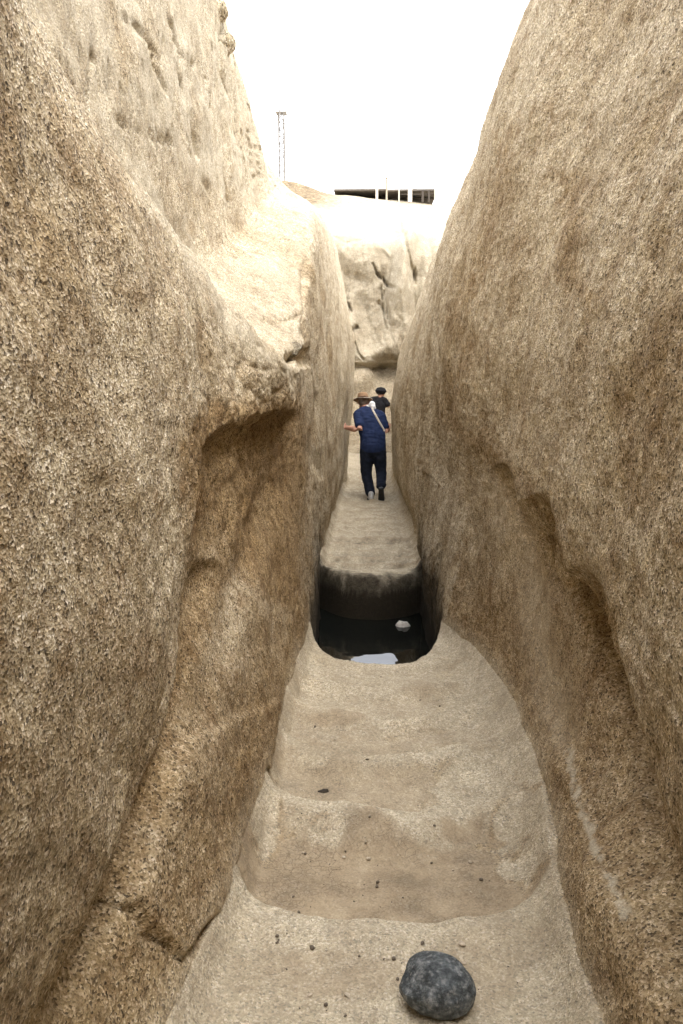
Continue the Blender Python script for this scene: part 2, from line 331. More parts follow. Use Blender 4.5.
# hollows pounded into the floor: cusped crests across the trench
crest = [0.6, 1.15, 1.62, 2.20, 2.86, 3.34, 3.74, 4.12, 4.50, 4.9]
depth = [.03, .03, .018, .080, .070, .052, .045, .032, .012]
wobx = .05 * noise(P * np.array([1, .4, 0]), 4, 11)
hh = np.zeros_like(fx); mudw = hh.copy(); ringw = hh.copy(); lipw = hh.copy()
for k in range(len(crest) - 1):
    y0 = crest[k] + .55 * (fx - .05) ** 2 + wobx; y1 = crest[k + 1] + .55 * (fx - .05) ** 2 + wobx
    t = (fy - y0) / (y1 - y0)
    b = sst(0, .13, t) * sst(1.0, .62, t) * sst(1.0, .72, np.abs(fx - .06) / (.62 - .05 * np.abs(fy - 3)))
    hh -= depth[k] * b
    if k >= 3:
        nz = fbm(P * np.array([1, 1, 0]), 5.5, 4, 130 + k)
        amt = (0, 0, 0, .95, .60, .45, .35, .25, .1)[k]; cxk = (0, 0, 0, .06, -.12, -.12, 0, .1, 0)[k]; wk = (0, 0, 0, .46, .36, .40, .40, .35, .3)[k]
        edge_ = np.abs(fx - cxk) / wk + .55 * nz
        mb = amt * sst(.04, .10, t) * sst(1.0, .80, t + .35 * nz + .2 * np.abs(fx - cxk)) * sst(1.02, .86, edge_)
        mudw = np.maximum(mudw, mb); ringw = np.maximum(ringw, amt * np.exp(-((edge_ - .98) / .09) ** 2) * sst(.04, .1, t) * sst(1.05, .9, t))
        lipw = np.maximum(lipw, np.exp(-((fy - y0 + .035) / .035) ** 2) * sst(.55, .45, np.abs(fx)) * (.5 + .5 * (k < 6)))
per = .33
t2 = np.mod((fy + .45 * fx ** 2 - 2.0 * wobx - 7.0) / per, 1)
hh += np.where((fy > 7.0) & (fy < 16), -.065 * np.sin(np.pi * t2) ** .5, 0)
hh += .030 * fbm(P * np.array([1, 1, 0]), 2.2, 3, 5) + .006 * fbm(P * np.array([1, 1, 0]), 11, 3, 9)
# pit
pcx, phw = .035, .47
near = 4.50 + .75 * np.abs((fx - pcx) / .47) ** 3.2 + .03 * noise(P * np.array([1, 0, 0]), 5, 3)
far = 6.68 + .42 * np.abs((fx - pcx) / .5) ** 2.4 + .03 * noise(P * np.array([1, 0, 0]), 6, 8) 
pit = sst(-.01, .09, fy - near) * sst(-.0, .28, far - fy)
wallin = np.where(fy > 4.95, 1, sst(.46, .36, np.abs(fx - pcx)))
PITD = .95
hole = pit * wallin
P[..., 2] += fw * hh - hole * np.where(isfloor, 1, fw) * PITD
# wall feet follow the pit down
P0 = P.copy()
N = gnormals(P); N = N * np.where((N[nL + nf // 2, 200, 2] < 0), -1, 1)
u, v = proj(P)

wl = (~isfloor).astype(float)
# large relief on walls
near_w = sst(20, 14, fy)
d = wl * (.036 * fbm(P, (1.3, 1.1, 1.0), 3, 21) + .014 * fbm(P, (6, 4, 4), 3, 31) + .010 * noise(P, (3.2, 2.6, 2.6), 37)) * (1 - .6 * fw)
d = d + wl * .0055 * fbm(P, 24, 3, 41)
rg = 1 - np.abs(noise(P, 30, 51)); d = d - wl * .0025 * sst(.75, 1., rg)
d = d + (1 - wl) * (.0035 * fbm(P, 26, 3, 61))
isR = (side == 1)[:, None]; isL = (side == -1)[:, None]
hb_ = isL * np.exp(-((fy - 3.8) / 1.1) ** 2 - ((P[..., 2] - 1.35) / .5) ** 2)
d = d + hb_ * (.022 * fbm(P, (5, 4, 6), 4, 141) - .012 * sst(.7, 1, 1 - np.abs(noise(P, (6, 5, 9), 143))))
# softly scooped surface (pounded hollows) on the right wall
d = d + isR * .014 * noise(P, (2.2, 3.0, 1.6), 71) * (P[..., 2] > .9)
# --- authored relief, on the rock where it stands
def groove(pts, w, amt, which, taper=True, ymin=0, ymax=30):
    dd, pos = pdist(u, v, pts)
    g = np.exp(-(dd / w) ** 2)
    if taper: g = g * np.clip(np.minimum(pos, 1 - pos) * 6, 0, 1) ** .5
    return amt * g * which * (fy > ymin) * (fy < ymax)
jn = 5 * noise(P, 22, 81)
def groove_j(pts, w, amt, which, ymax=30):
    dd, pos = pdist(u + jn, v - jn, pts)
    g = np.exp(-(dd / w) ** 2) * np.clip(np.minimum(pos, 1 - pos) * 6, 0, 1) ** .5
    return amt * g * which * (fy > 0) * (fy < ymax)
# lens-shaped undercuts on the right wall
d -= groove([(498,466),(512,492),(522,520),(532,560)], 6, .05, isR)
d -= groove([(541,495),(550,525),(552,565),(562,600)], 6, .055, isR)
d -= groove([(574,570),(586,600),(598,640),(612,690),(632,750),(660,830)], 8, .065, isR)
d += groove([(516,480),(540,540),(566,585)], 10, .020, isR)
d -= groove([(520,500),(535,600),(548,700),(560,760)], 22, .030, isR)
# faint long scoops
d -= groove([(620,560),(650,680),(683,780)], 16, .012, isR)
# left wall: the long undercut below the near bulge
d -= groove([(215,560),(204,600),(200,640),(182,720),(150,810),(118,890),(60,1010)], 13, .07, isL)
d -= groove([(296,440),(270,500),(235,590),(215,680),(190,760)], 12, .026, isL)
# broken slab low on the left wall
slab = [(110,893),(130,905),(150,936),(185,956),(205,926),(240,890),(262,820),(275,700),(190,740),(150,820)]
sd = sdpoly(u + .7 * jn, v - .7 * jn, slab)
d += isL * .016 * sst(3, -3, sd) * sst(-90, -10, sd) * (fy > .8) * (fy < 4)
d -= groove_j([(108,890),(130,907),(150,938),(186,958),(206,930),(222,915)], 3.2, .02, isL)
# cracks on the high chiselled face behind the ledge
up = isL * sst(2.5, 2.9, P[..., 2] - 0.08 * np.maximum(fy - 3, 0)) * (fx > -1.9) * (fx < -.95) * (fy < 9)
ck = noise(P, (6, 7.5, 2.6), 91); ck2 = noise(P, (10, 16, 5), 95)
d = d - up * (.010 * sst(.30, .60, ck) + .005 * sst(.22, .45, ck2)) - up * .055 * sst(.93, .985, 1 - np.abs(noise(P, (7, 8, 2.4), 121) + .12 * noise(P, 16, 125))) * sst(.0, .18, noise(P, (2.6, 3.2, 4), 123)) + up * (.007 * fbm(P, (5, 9, 3.5), 2, 97) + .010 * fbm(P, (14, 20, 6), 3, 99))
for pts in ([(204,175),(212,200),(206,230)], [(183,188),(188,212),(195,225)], [(105,115),(130,130),(178,145)], [(150,55),(158,80),(165,95)],
            [(150,210),(172,225),(185,240)], [(222,70),(228,88),(232,98)], [(170,20),(176,45),(182,60)], [(120,15),(140,32),(158,60)], [(190,110),(196,140),(200,160)]):
    dd, pos = pdist(u + .35 * jn, v + .5 * jn, pts)
    d -= .06 * up * np.exp(-(dd / 1.7) ** 2) * np.clip(np.minimum(pos, 1 - pos) * 6, 0, 1) ** .5 * (.5 + 1.0 * np.abs(noise(P, 9, 161)))
# ledge and its crack
lg = isL * (u > 165) * (u < 312) * (v > 240) * (v < 372) * (fy > 3) * (fy < 7)
d -= lg * groove_j([(256,318),(272,324),(300,316)], 2, .02, 1)
d -= groove([(283,356),(292,358),(302,352),(305,368)], 4, .08, isL * (fy > 3.5) * (fy < 6))
d -= groove([(303,262),(305,300),(303,340)], 3, .03, isL * (fy > 4.5))
# further along: vertical flutes
far_f = wl * sst(5, 7, fy) * sst(17, 15, fy)
d += far_f * .035 * fbm(P, (2.2, 2.8, .7), 3, 101)
d -= groove([(318,392),(314,450),(322,480)], 5, .03, isL * (fy > 4.5))
# stained pit wall is smoother, with a band
P = P + N * d[..., None]

# ------------ wear masks, with painted light and shade
pn = noise(P, 3.2, 111); pn2 = fbm(P, 7, 3, 115)
def blobm(cx, cy, rx, ry, soft=.35):
    q = np.hypot((u - cx) / rx, (v - cy) / ry) + .25 * pn2
    return sst(1 + soft, 1 - soft, q)
brown = np.zeros_like(fx)
rec = [(178,455),(185,425),(212,402),(300,400),(312,470),(305,560),(300,620),(262,600),(214,520),(196,560)]
brown = np.maximum(brown, isL * (fy > 1.5) * (fy < 7) * sst(14, -10, sdpoly(u + 2 * jn, v + 2 * jn, rec)))
for pts, w in (([(300,430),(240,520),(205,640),(170,760),(120,890),(55,1024)], 17), ([(262,430),(215,540)], 22), ([(240,760),(215,930),(185,1024)], 14), ([(250,820),(285,660),(300,600)], 12)):  # brown streaks along the undercut lines of the left wall
    dd, _ = pdist(u + 2 * jn, v, pts); brown = np.maximum(brown, isL * (fy > .5) * (fy < 7) * .9 * np.exp(-(dd / w) ** 2))
for pts, w in (([(505,480),(520,520),(560,620),(590,720),(650,860),(683,930)], 10), ([(548,505),(560,600)], 8), ([(578,590),(602,680),(650,820)], 12), ([(545,760),(565,860),(600,990)], 16), ([(570,180),(562,270),(590,300)], 13), ([(510,130),(480,260),(455,330)], 10), ([(470,340),(450,420),(520,480)],12)):  # brown streaks, mostly following the grooves of the right wall
    dd, _ = pdist(u + 3 * jn, v + 2 * jn, pts); brown = np.maximum(brown, isR * (fy > .5) * (fy < 12) * .75 * np.exp(-(dd / w) ** 2))
brown = np.maximum(brown, wl * .45 * sst(.05, .45, pn) * (P[..., 2] < 2.6))
low = wl * sst(1.1, .2, P[..., 2] - .25 * pn) * (fy < 5)  # foot of the near walls: shade painted in as brown, for contrast
brown = np.maximum(brown, .80 * low * (1 - .7 * fw)); brown = np.maximum(brown, isfloor * .45 * sst(.02, .12, P[..., 2]) * (fy > 0))  # the painted shade runs on over the floor edges
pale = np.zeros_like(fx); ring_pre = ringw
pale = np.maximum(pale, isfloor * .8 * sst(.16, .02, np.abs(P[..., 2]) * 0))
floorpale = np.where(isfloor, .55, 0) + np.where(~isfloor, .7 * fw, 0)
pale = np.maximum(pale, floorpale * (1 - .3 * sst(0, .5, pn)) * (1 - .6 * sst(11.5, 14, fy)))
# left ledge and near crest: sky light painted pale; right ledge: pale streak
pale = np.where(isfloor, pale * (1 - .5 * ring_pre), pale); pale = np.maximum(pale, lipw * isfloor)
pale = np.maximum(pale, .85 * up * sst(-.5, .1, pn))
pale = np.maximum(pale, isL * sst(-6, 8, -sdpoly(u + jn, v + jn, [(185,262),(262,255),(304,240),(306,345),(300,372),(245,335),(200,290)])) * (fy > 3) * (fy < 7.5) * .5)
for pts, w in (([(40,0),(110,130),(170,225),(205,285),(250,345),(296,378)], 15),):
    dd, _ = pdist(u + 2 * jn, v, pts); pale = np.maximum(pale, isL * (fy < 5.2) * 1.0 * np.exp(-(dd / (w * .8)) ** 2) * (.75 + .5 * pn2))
dd, _ = pdist(u + jn, v, [(565,745),(575,800),(600,860),(625,915)]); pale = np.maximum(pale, isR * sst(1.0, .3, dd / 9 + 1.1 * np.abs(noise(P, 26, 151)) + .6 * noise(P, 9, 152)))
dd, _ = pdist(u + jn, v, [(500,490),(530,580),(545,680),(555,730)]); smooth = isR * np.exp(-(dd / 20) ** 2); pale = np.maximum(pale, .45 * smooth)
pale = np.maximum(pale, wl * sst(2.6, 4.2, P[..., 2] + .1 * np.maximum(fy - 4, 0)) * .6 * isL)  # high left wall painted paler with height, in place of brighter light
pale = np.maximum(pale, wl * sst(8, 13, fy) * .5)
# mud dried in the hollows
mud = np.zeros_like(fx)
mA = [(268,905),(300,918),(345,908),(400,926),(450,930),(490,912),(488,880),(475,860),(500,830),(470,808),(420,806),(370,815),(325,815),(300,830),(305,855),(270,870)]
mud = np.maximum(mud, mudw); mud_shade = isfloor * (fy > 7.05) * (fy < 15) * .55 * sst(.34, .06, np.minimum(t2, 1 - t2) * 2 + .35 * pn2)  # dirt lines along the far ridges, also painted to strengthen their shading
for cx, cy, rx, ry, a in ((335,718,30,10,.8), (420,690,20,9,.6), (430,738,26,10,.5), (330,975,85,26,.55), (470,975,46,40,.45), (500,950,60,30,.35), (350,745,60,10,.4),(480,740,26,12,.3)):
    mud = np.maximum(mud, a * blobm(cx, cy, rx, ry))
ringd, _ = pdist(u + 2 * jn, v + 1.5 * jn, mA + [mA[0]])
ring = ringw * isfloor
mud = mud * (isfloor | (fw > .6)) * (fy > 1) * (fy < 6)
# black algae stain round the pit
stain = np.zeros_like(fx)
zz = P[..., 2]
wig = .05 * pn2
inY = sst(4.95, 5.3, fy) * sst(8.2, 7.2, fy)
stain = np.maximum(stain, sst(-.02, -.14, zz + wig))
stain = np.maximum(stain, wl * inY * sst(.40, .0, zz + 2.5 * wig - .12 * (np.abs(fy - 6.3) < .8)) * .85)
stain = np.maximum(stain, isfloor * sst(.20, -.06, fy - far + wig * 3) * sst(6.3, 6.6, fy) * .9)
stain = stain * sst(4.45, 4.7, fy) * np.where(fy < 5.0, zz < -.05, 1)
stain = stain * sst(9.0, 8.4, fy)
mud = np.clip(np.maximum(mud, mud_shade), 0, 1); brown = brown * (1 - np.clip(pale, 0, 1) * .3); brown = np.maximum(brown, ring * .9)
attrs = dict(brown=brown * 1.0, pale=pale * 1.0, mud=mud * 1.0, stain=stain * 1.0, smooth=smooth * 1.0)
def cut(a, b): return P[a:b], {k: np.broadcast_to(x, fx.shape)[a:b] for k, x in attrs.items()}
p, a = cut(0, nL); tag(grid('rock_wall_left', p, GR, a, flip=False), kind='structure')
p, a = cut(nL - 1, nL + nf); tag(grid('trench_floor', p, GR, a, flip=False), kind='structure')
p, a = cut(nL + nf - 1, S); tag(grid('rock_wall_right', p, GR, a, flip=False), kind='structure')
def floor_z(x, y):
    j = int(np.argmin(np.abs(Ys - y))); col = P[nL:nL + nf - 1, j]
    return float(col[int(np.argmin(np.abs(col[:, 0] - x))), 2])

# ---------------------------------------------------------------- water in the pit
wm = NT('still_water'); co = wm.coord()
wm.set(wm.b, 'Base Color', (.006, .007, .006, 1)); wm.set(wm.b, 'Roughness', .02); wm.set(wm.b, 'IOR', 1.33); wm.set(wm.b, 'Specular IOR Level', .5); wm.set(wm.b, 'Specular Tint', (.62, .68, .85, 1))
wm.set(wm.b, 'Normal', wm.bump(wm.noise(co, 4, 2, .5), .5, .006))
xs = np.linspace(-.56, .62, 20); ys = np.linspace(4.5, 7.1, 40)
g = np.stack(np.meshgrid(xs, ys, indexing='ij') + [np.full((20, 40), -.345)], -1)
tag(grid('water', g, wm.m), kind='structure')

# ---------------------------------------------------------------- far quarry face
FR = granite('pale_granite', grain=130, bumpd=.012, bright=.66)
xs = np.concatenate([np.linspace(-14, -3.2, 50, endpoint=False), np.linspace(-3.2, 4.0, 420, endpoint=False), np.linspace(4.0, 16, 50)])
prof = np.array([(18.2,-.5),(19.8,-.02),(21.0,.45),(22.2,1.2),(23.2,1.9),(23.6,2.2),(23.0,2.34),(22.6,2.6),(22.9,3.2),(23.3,4.0),(23.6,4.8),(24.0,5.6),(24.5,6.0),(26.0,6.6),(28.,7.15),(31.,8.0),(36.,9.2)])
sp = seg_params([6, 14, 16, 18, 18, 14, 24, 30, 60, 60, 60, 60, 40, 40, 20, 10])
pc = pchip(np.arange(len(prof)), prof, sp)
X, T = np.meshgrid(xs, np.arange(len(pc)), indexing='ij')
Q = np.stack([X, pc[:, 0][None, :] + 0 * X, pc[:, 1][None, :] + 0 * X], -1)
Q[..., 1] += .25 * np.maximum(0, -X - 3) * 0 
# the mouth of the trench has a scooped smooth base, a craggy middle and a domed top
crag = sst(2.1, 2.6, Q[..., 2]) * sst(6.6, 4.2, Q[..., 2] + 1.6 * noise(Q * np.array([1, 0, 1]), .55, 3))
rx = .45 * np.abs(noise(Q, (.8, .5, .55), 201)) * 2 + .5 * np.abs(noise(Q, (1.9, .8, .9), 203)) + .18 * fbm(Q, (4.5, 2, 2.2), 3, 205)
Q[..., 1] += -crag * (.55 * (rx - .35)) - sst(2.3, 3.2, Q[..., 2]) * (.85 * np.abs(noise(Q, (.75, .3, .16), 225)) + .35 * np.abs(noise(Q, (2.0, .5, .45), 227)))
fin = np.exp(-((X - .95 - .12 * (Q[..., 2] - 5)) / .28) ** 2) * sst(3.2, 4.6, Q[..., 2]) * sst(8, 6.8, Q[..., 2]); Q[..., 1] -= .9 * fin - .35 * fbm(Q, (.35, .3, .35), 2, 207)
ckx = noise(Q, (2.6, 1.5, 1.1), 211); Q[..., 1] += crag * .22 * sst(.38, .6, ckx)
Q[..., 1] -= 1.0 * np.exp(-((Q[..., 2] - 2.0) / .55) ** 2) * sst(.35, -.25, X + .3 * noise(Q, (0, 0, 1.5), 231))
uq, vq = proj(Q)
Q[..., 2] += sst(5.5, 7, Q[..., 2]) * (.35 * fbm(Q, (.22, .1, .1), 2, 215))
def fgroove(pts, w, amt):
    dd, pos = pdist(uq + 1.2 * noise(Q, 2, 6), vq, pts)
    return amt * np.exp(-(dd / w) ** 2) * np.clip(np.minimum(pos, 1 - pos) * 6, 0, 1) ** .5
for pts, w, a_ in (([(404,230),(410,258),(416,285)], 2.5, .7), ([(378,300),(388,318),(384,290)], 3, .5), ([(376,272),(388,285),(396,288)], 3, .8), ([(342,322),(352,330),(358,326)], 3.5, .9),
                   ([(352,338),(358,352),(364,360)], 2, .6), ([(347,302),(352,312)], 2, .5), ([(381,285),(384,310),(386,330)], 1.6, .5), ([(372,262),(378,275)], 2, .5), ([(330,232),(345,242),(366,238)], 3, .3), ([(398,205),(402,225),(405,250)], 3, .4), ([(362,366),(374,370),(392,364)], 3, .5)):
    Q[..., 1] += .42 * fgroove(pts, w * .6, a_) * (.6 + .8 * np.abs(noise(Q, 3, 229)))
nq = fbm(Q, .9, 4, 221)
at = dict(brown=crag * sst(.05, .5, nq) * .5, pale=(1 - crag) * .8 * (Q[..., 2] > 2.2) + crag * .35 + .0 * (Q[..., 2] <= 2.2), mud=0 * nq, stain=0 * nq, smooth=(1 - crag))
tag(grid('far_rock_face', Q, FR, at, flip=True), kind='structure')

# ---------------------------------------------------------------- hill, ground
HM = granite('hill_sand', grain=6, bumpd=.05, bright=.72)
xs = np.linspace(-150, 150, 301); ys = np.concatenate([np.linspace(33, 90, 90, endpoint=False), np.linspace(90, 420, 60)])
X, Y = np.meshgrid(xs, ys, indexing='ij')
H0 = np.interp(Y, [33, 38, 66, 72, 90, 160, 300, 420], [7.6, 9.0, 16.2, 16.8, 16.8, 24, 20, -3])
G = np.stack([X, Y, H0], -1)
G[..., 2] += 1.6 * np.exp(-((X + 7.5) / 3.5) ** 2 - ((Y - 72) / 9) ** 2)
G[..., 2] += np.clip(-.10 * (X - 1), -.5, .75) * np.exp(-((Y - 62) / 12) ** 2)
G[..., 2] += .35 * fbm(G * np.array([1, 1, 0]), .06, 4, 301) * sst(33, 45, Y) + .15 * fbm(G * np.array([1, 1, 0]), .4, 3, 305)
G[..., 2] = G[..., 2] * sst(150, 110, np.abs(X)) - 3 * sst(110, 150, np.abs(X))
z0 = np.zeros_like(X)
tag(grid('hill', G, HM, dict(brown=np.maximum(.5 * sst(0, .5, fbm(G, .08, 3, 309)), 1.0 * sst(-2.4, -3.4, X) * sst(50, 58, Y)), pale=z0 + .7 - .6 * sst(-2.4, -3.4, X) * sst(50, 58, Y), mud=z0, stain=z0, smooth=z0 + 1), flip=True), kind='structure')
n = 24; a_ = np.linspace(0, 2 * math.pi, 97); r_ = np.array([0, 20, 60, 150, 400, 1000, 2500, 4000.])
RRr, AA = np.meshgrid(r_, a_, indexing='ij')
G2 = np.stack([RRr * np.cos(AA), RRr * np.sin(AA), 0 * RRr - 1.7], -1)
z0 = 0 * RRr
tag(grid('ground', G2, HM, dict(brown=z0, pale=z0 + .6, mud=z0, stain=z0, smooth=z0 + 1)), kind='structure')
def hill_z(x, y):
    i = int(np.argmin(np.abs(xs - x))); j = int(np.argmin(np.abs(ys - y))); return float(G[i, j, 2])
# ---------------------------------------------------------------- boulders and pebbles
def rock(name, loc, size, mat, seed, sub=4, rough=.22, rot=(0, 0, 0), facets=7, shape=None, fine=.04):
    bm = bmesh.new(); bmesh.ops.create_icosphere(bm, subdivisions=sub, radius=1)
    V = np.array([v.co for v in bm.verts])
    n1 = fbm(V, .9, 3, seed); n2 = fbm(V, 4, 3, seed + 7)
    # a few planed facets
    rr = random.Random(seed)
    for _ in range(facets):
        dv = np.array([rr.gauss(0, 1), rr.gauss(0, 1), rr.gauss(0, 1)]); dv /= np.linalg.norm(dv)
        h = V @ dv; k = rr.uniform(.70, .88); V = V - np.outer(np.maximum(h - k, 0) * .85, dv)
    V = V * (1 + rough * n1 + fine * n2)[:, None]
    if shape: V = shape(V)
    V = V * np.array(size) * .5
    for v, c in zip(bm.verts, V): v.co = c
    o = bmobj(name, bm, mat); o.location = loc; o.rotation_euler = rot
    return o
dm = NT('dark_dolerite'); co = dm.coord()
n_ = dm.noise(co, 42, 6, .72)
c_ = dm.ramp(n_, [(.36, (.025, .029, .03)), (.46, (.062, .072, .075)), (.54, (.13, .142, .145)), (.64, (.30, .30, .29))])
c_ = dm.mix(.5, c_, dm.ramp(dm.noise(co, 9, 3, .6), [(.35, (.45, .5, .52)), (.65, (1.3, 1.3, 1.35))]), 'MULTIPLY')
v_ = dm.vor(co, 160); sp_ = dm.n('ShaderNodeSeparateColor'); dm.set(sp_, 0, v_.outputs['Color'])
c_ = dm.mix(dm.ramp(sp_.outputs[0], [(.90, 0.), (.95, .45)]), c_, (.30, .30, .29))
dm.set(dm.b, 'Base Color', c_); dm.set(dm.b, 'Roughness', .62); dm.set(dm.b, 'Normal', dm.bump(dm.noise(co, 55, 5, .7), 1., .012))
def kidney(V):
    # rounded cobble with a notch on its upper right
    dn = np.array([.42, .90, .22]); dn = dn / np.linalg.norm(dn)
    h = V / np.linalg.norm(V, axis=1, keepdims=True) @ dn
    return V * (1 - .30 * np.exp(-((1 - h) / .13)))[:, None]
sx, sz = atY(437, 990, 1.90)
o = rock('pounding_stone', (sx, 1.895, floor_z(sx, 1.895) + .05), (.21, .18, .14), dm.m, 12, sub=5, rough=.11, rot=(0, 0, R(-24)), shape=kidney, fine=.02, facets=2)
tag(o, 'smooth dark grey-blue cobble with a notched side resting on the pale floor in the foreground', 'stone')
ps = simple('pale_stone', (.62, .58, .52), .9, .2, 40, .004)
sx, sz = atY(403, 622, 6.40)
o = rock('stone', (sx, 6.40, -.345), (.105, .09, .10), ps, 31, rough=.32, fine=.08)
tag(o, 'small pale rounded stone half sunk in the water of the dark pit', 'stone')
bl = granite('boulder_granite', grain=90, bumpd=.008, bright=.9)
for (u_, v_, Y_, sz_, sd, lab) in ((207, 13, 6.55, (.30, .36, .30), 41, 'squarish loose block highest on the left rock wall, at the top picture edge'),
                                   (218, 46, 6.75, (.26, .34, .26), 43, 'rounded loose boulder on the left rock wall just below the squarish block')):
    x_, z_ = atY(u_, v_, Y_)
    tag(rock('boulder', (x_, Y_, z_), sz_, bl, sd, rough=.12, rot=(.1, .2, .5)), lab, 'boulder')
x_, z_ = atY(286, 347, 5.0)
tag(rock('rock_chunk', (x_, 5.0, z_ - .02), (.20, .22, .10), granite('grey_granite', grain=120, bumpd=.006, bright=.42), 47, rough=.22, rot=(.15, -.25, .4)), 'grey broken chunk wedged in the crevice at the tip of the left ledge', 'stone')
chip = simple('dark_chip', (.06, .05, .04), .9, .3, 60)
x_, z_ = atY(324, 780, 3.12)
o = rock('stone_chip', (x_, 3.12, floor_z(x_, 3.12) + .006), (.045, .02, .022), chip, 51, sub=3, rough=.35)
tag(o, 'dark flat stone chip lying in the second hollow of the trench floor', 'stone')
pm = [simple('pebble_dark', (.15, .12, .09), .9, .3, 60), simple('pebble_pale', (.50, .42, .32), .9, .3, 60)]
pr = [rock('pebble', (0, 0, 0), (.011, .009, .007), pm[0], 60, sub=2, rough=.7), rock('pebble', (0, 0, 0), (.013, .012, .008), pm[1], 63, sub=2, rough=.7)]
first = [True, True]
for k in range(120):
    kind = 0 if k % 3 else 1
    y = rnd.choice([rnd.uniform(1.75, 2.15), rnd.uniform(2.25, 2.8), rnd.uniform(2.3, 4.4)]); x = rnd.uniform(-.30, .42) 
    o = pr[kind] if first[kind] else pr[kind].copy()
    if not first[kind]: C.objects.link(o)
    first[kind] = False
    s_ = .45 + 1.3 * rnd.random() ** 2.5; o.scale = (s_ * rnd.uniform(.7, 1.5), s_, s_ * .8); o.rotation_euler = (rnd.uniform(-.3, .3), 0, rnd.uniform(0, 6)); o.location = (x, y, floor_z(x, y) + .003 * s_)
    tag(o, 'tiny dark grit pebble scattered on the pale trench floor' if kind == 0 else 'tiny pale grit pebble scattered on the trench floor', 'pebble', 'dark grit pebbles on the trench floor' if kind == 0 else 'pale grit pebbles on the trench floor')

# ---------------------------------------------------------------- people
def tube(bm, pts, rad, up=(1, 0, 0), n=16, caps=True):
    """elliptical tapered tube through pts; rad = [(a, b)], a along 'up', b across"""
    rings = []; pts = [Vector(p) for p in pts]; N_ = len(pts)
    for i, p in enumerate(pts):
        t = (pts[min(i + 1, N_ - 1)] - pts[max(i - 1, 0)]).normalized()
        a = Vector(up); a = (a - t * a.dot(t))
        if a.length < 1e-3: a = Vector((0, 1, 0)) - t * t.y
        a.normalize(); b = t.cross(a)
        ra, rb = rad[i] if isinstance(rad[i], tuple) else (rad[i], rad[i])
        rings.append([bm.verts.new(p + a * ra * math.cos(2 * math.pi * k / n) + b * rb * math.sin(2 * math.pi * k / n)) for k in range(n)])
    for r0, r1 in zip(rings, rings[1:]):
        for k in range(n): bm.faces.new((r0[k], r0[(k + 1) % n], r1[(k + 1) % n], r1[k]))
    if caps:
        for r_, p, q in ((rings[0], pts[0], pts[1]), (rings[-1], pts[-1], pts[-2])):
            rr_ = rad[0] if r_ is rings[0] else rad[-1]; rr_ = min(rr_) if isinstance(rr_, tuple) else rr_
            c = bm.verts.new(p + (p - q).normalized() * rr_ * .7)
            mid = [bm.verts.new(p + (v.co - p) * .72 + (p - q).normalized() * rr_ * .5) for v in r_]
            for k in range(n):
                bm.faces.new((r_[k], mid[k], mid[(k + 1) % n], r_[(k + 1) % n])); bm.faces.new((mid[k], c, mid[(k + 1) % n]))
def ball(bm, c, r, rot=None, sub=3):
    M = Matrix.Translation(c)
    if rot is not None: M = M @ rot.to_4x4()
    M = M @ Matrix.Diagonal((*r, 1))
    bmesh.ops.create_icosphere(bm, subdivisions=sub, radius=1, matrix=M)
def fuse(name, bm, mat, parent, voxel=.01, smooth=3, wrinkle=0, seed=1):
    """union of the closed shapes as one continuous skin"""
    bmesh.ops.recalc_face_normals(bm, faces=bm.faces)
    o = bmobj(name, bm, mat, None)
    m = o.modifiers.new('r', 'REMESH'); m.mode = 'VOXEL'; m.voxel_size = voxel; m.use_smooth_shade = True
    m = o.modifiers.new('s', 'SMOOTH'); m.factor = .5; m.iterations = smooth
    dg = bpy.context.evaluated_depsgraph_get(); me = bpy.data.meshes.new_from_object(o.evaluated_get(dg)); old = o.data
    o.modifiers.clear(); o.data = me; me.name = name; bpy.data.meshes.remove(old)
    if not me.materials: me.materials.append(mat)
    if wrinkle:
        n = len(me.vertices); V = np.empty(n * 3, np.float32); me.vertices.foreach_get('co', V); V = V.reshape(-1, 3)
        Nv = np.array([v.normal for v in me.vertices]); 
        d_ = fbm(V, (9, 9, 20), 2, seed) + .7 * fbm(V + V[:, [2, 0, 1]] * .7, (7, 6, 26), 2, seed + 3)
        V = V + Nv * (d_ * wrinkle)[:, None]; me.vertices.foreach_set('co', V.astype(np.float32).ravel()); me.update()
    for p in me.polygons: p.use_smooth = True
    o.parent = parent
    return o
SKIN = simple('skin', (.50, .27, .19), .6, .08, 40, 0)
def hand(bm, w, d, side, back, curl=.35, s=1.0):
    """palm at wrist w pointing along d; 'side' points to the thumb, 'back' is the back of the hand"""
    w = Vector(w); d = Vector(d).normalized(); sd = Vector(side); sd = (sd - d * sd.dot(d)).normalized(); bk = d.cross(sd)
    if bk.dot(Vector(back)) < 0: bk = -bk
    tube(bm, [w - d * .01, w + d * .03 * s, w + d * .085 * s], [(.024, .019), (.036, .016), (.040, .014)], up=sd)
    for k, (L_, off) in enumerate(((.070, .030), (.078, .010), (.073, -.010), (.058, -.029))):
        p = w + d * .08 * s + sd * off; dd = (d + sd * off * 3).normalized(); pts = [p]
        for j, fr in enumerate((.45, .32, .23)):
            a = curl * (j + .5); q = (dd * math.cos(a) - bk * math.sin(a)); p = p + q * L_ * fr * s; pts.append(p)
        tube(bm, pts, [.0095, .009, .0082, .0068], n=8)
    p = w + d * .025 * s + sd * .03
    tube(bm, [p, p + (d * .6 + sd * .8).normalized() * .035, p + (d * .85 + sd * .6 - bk * .2).normalized() * .066], [.013, .0105, .008], n=8)
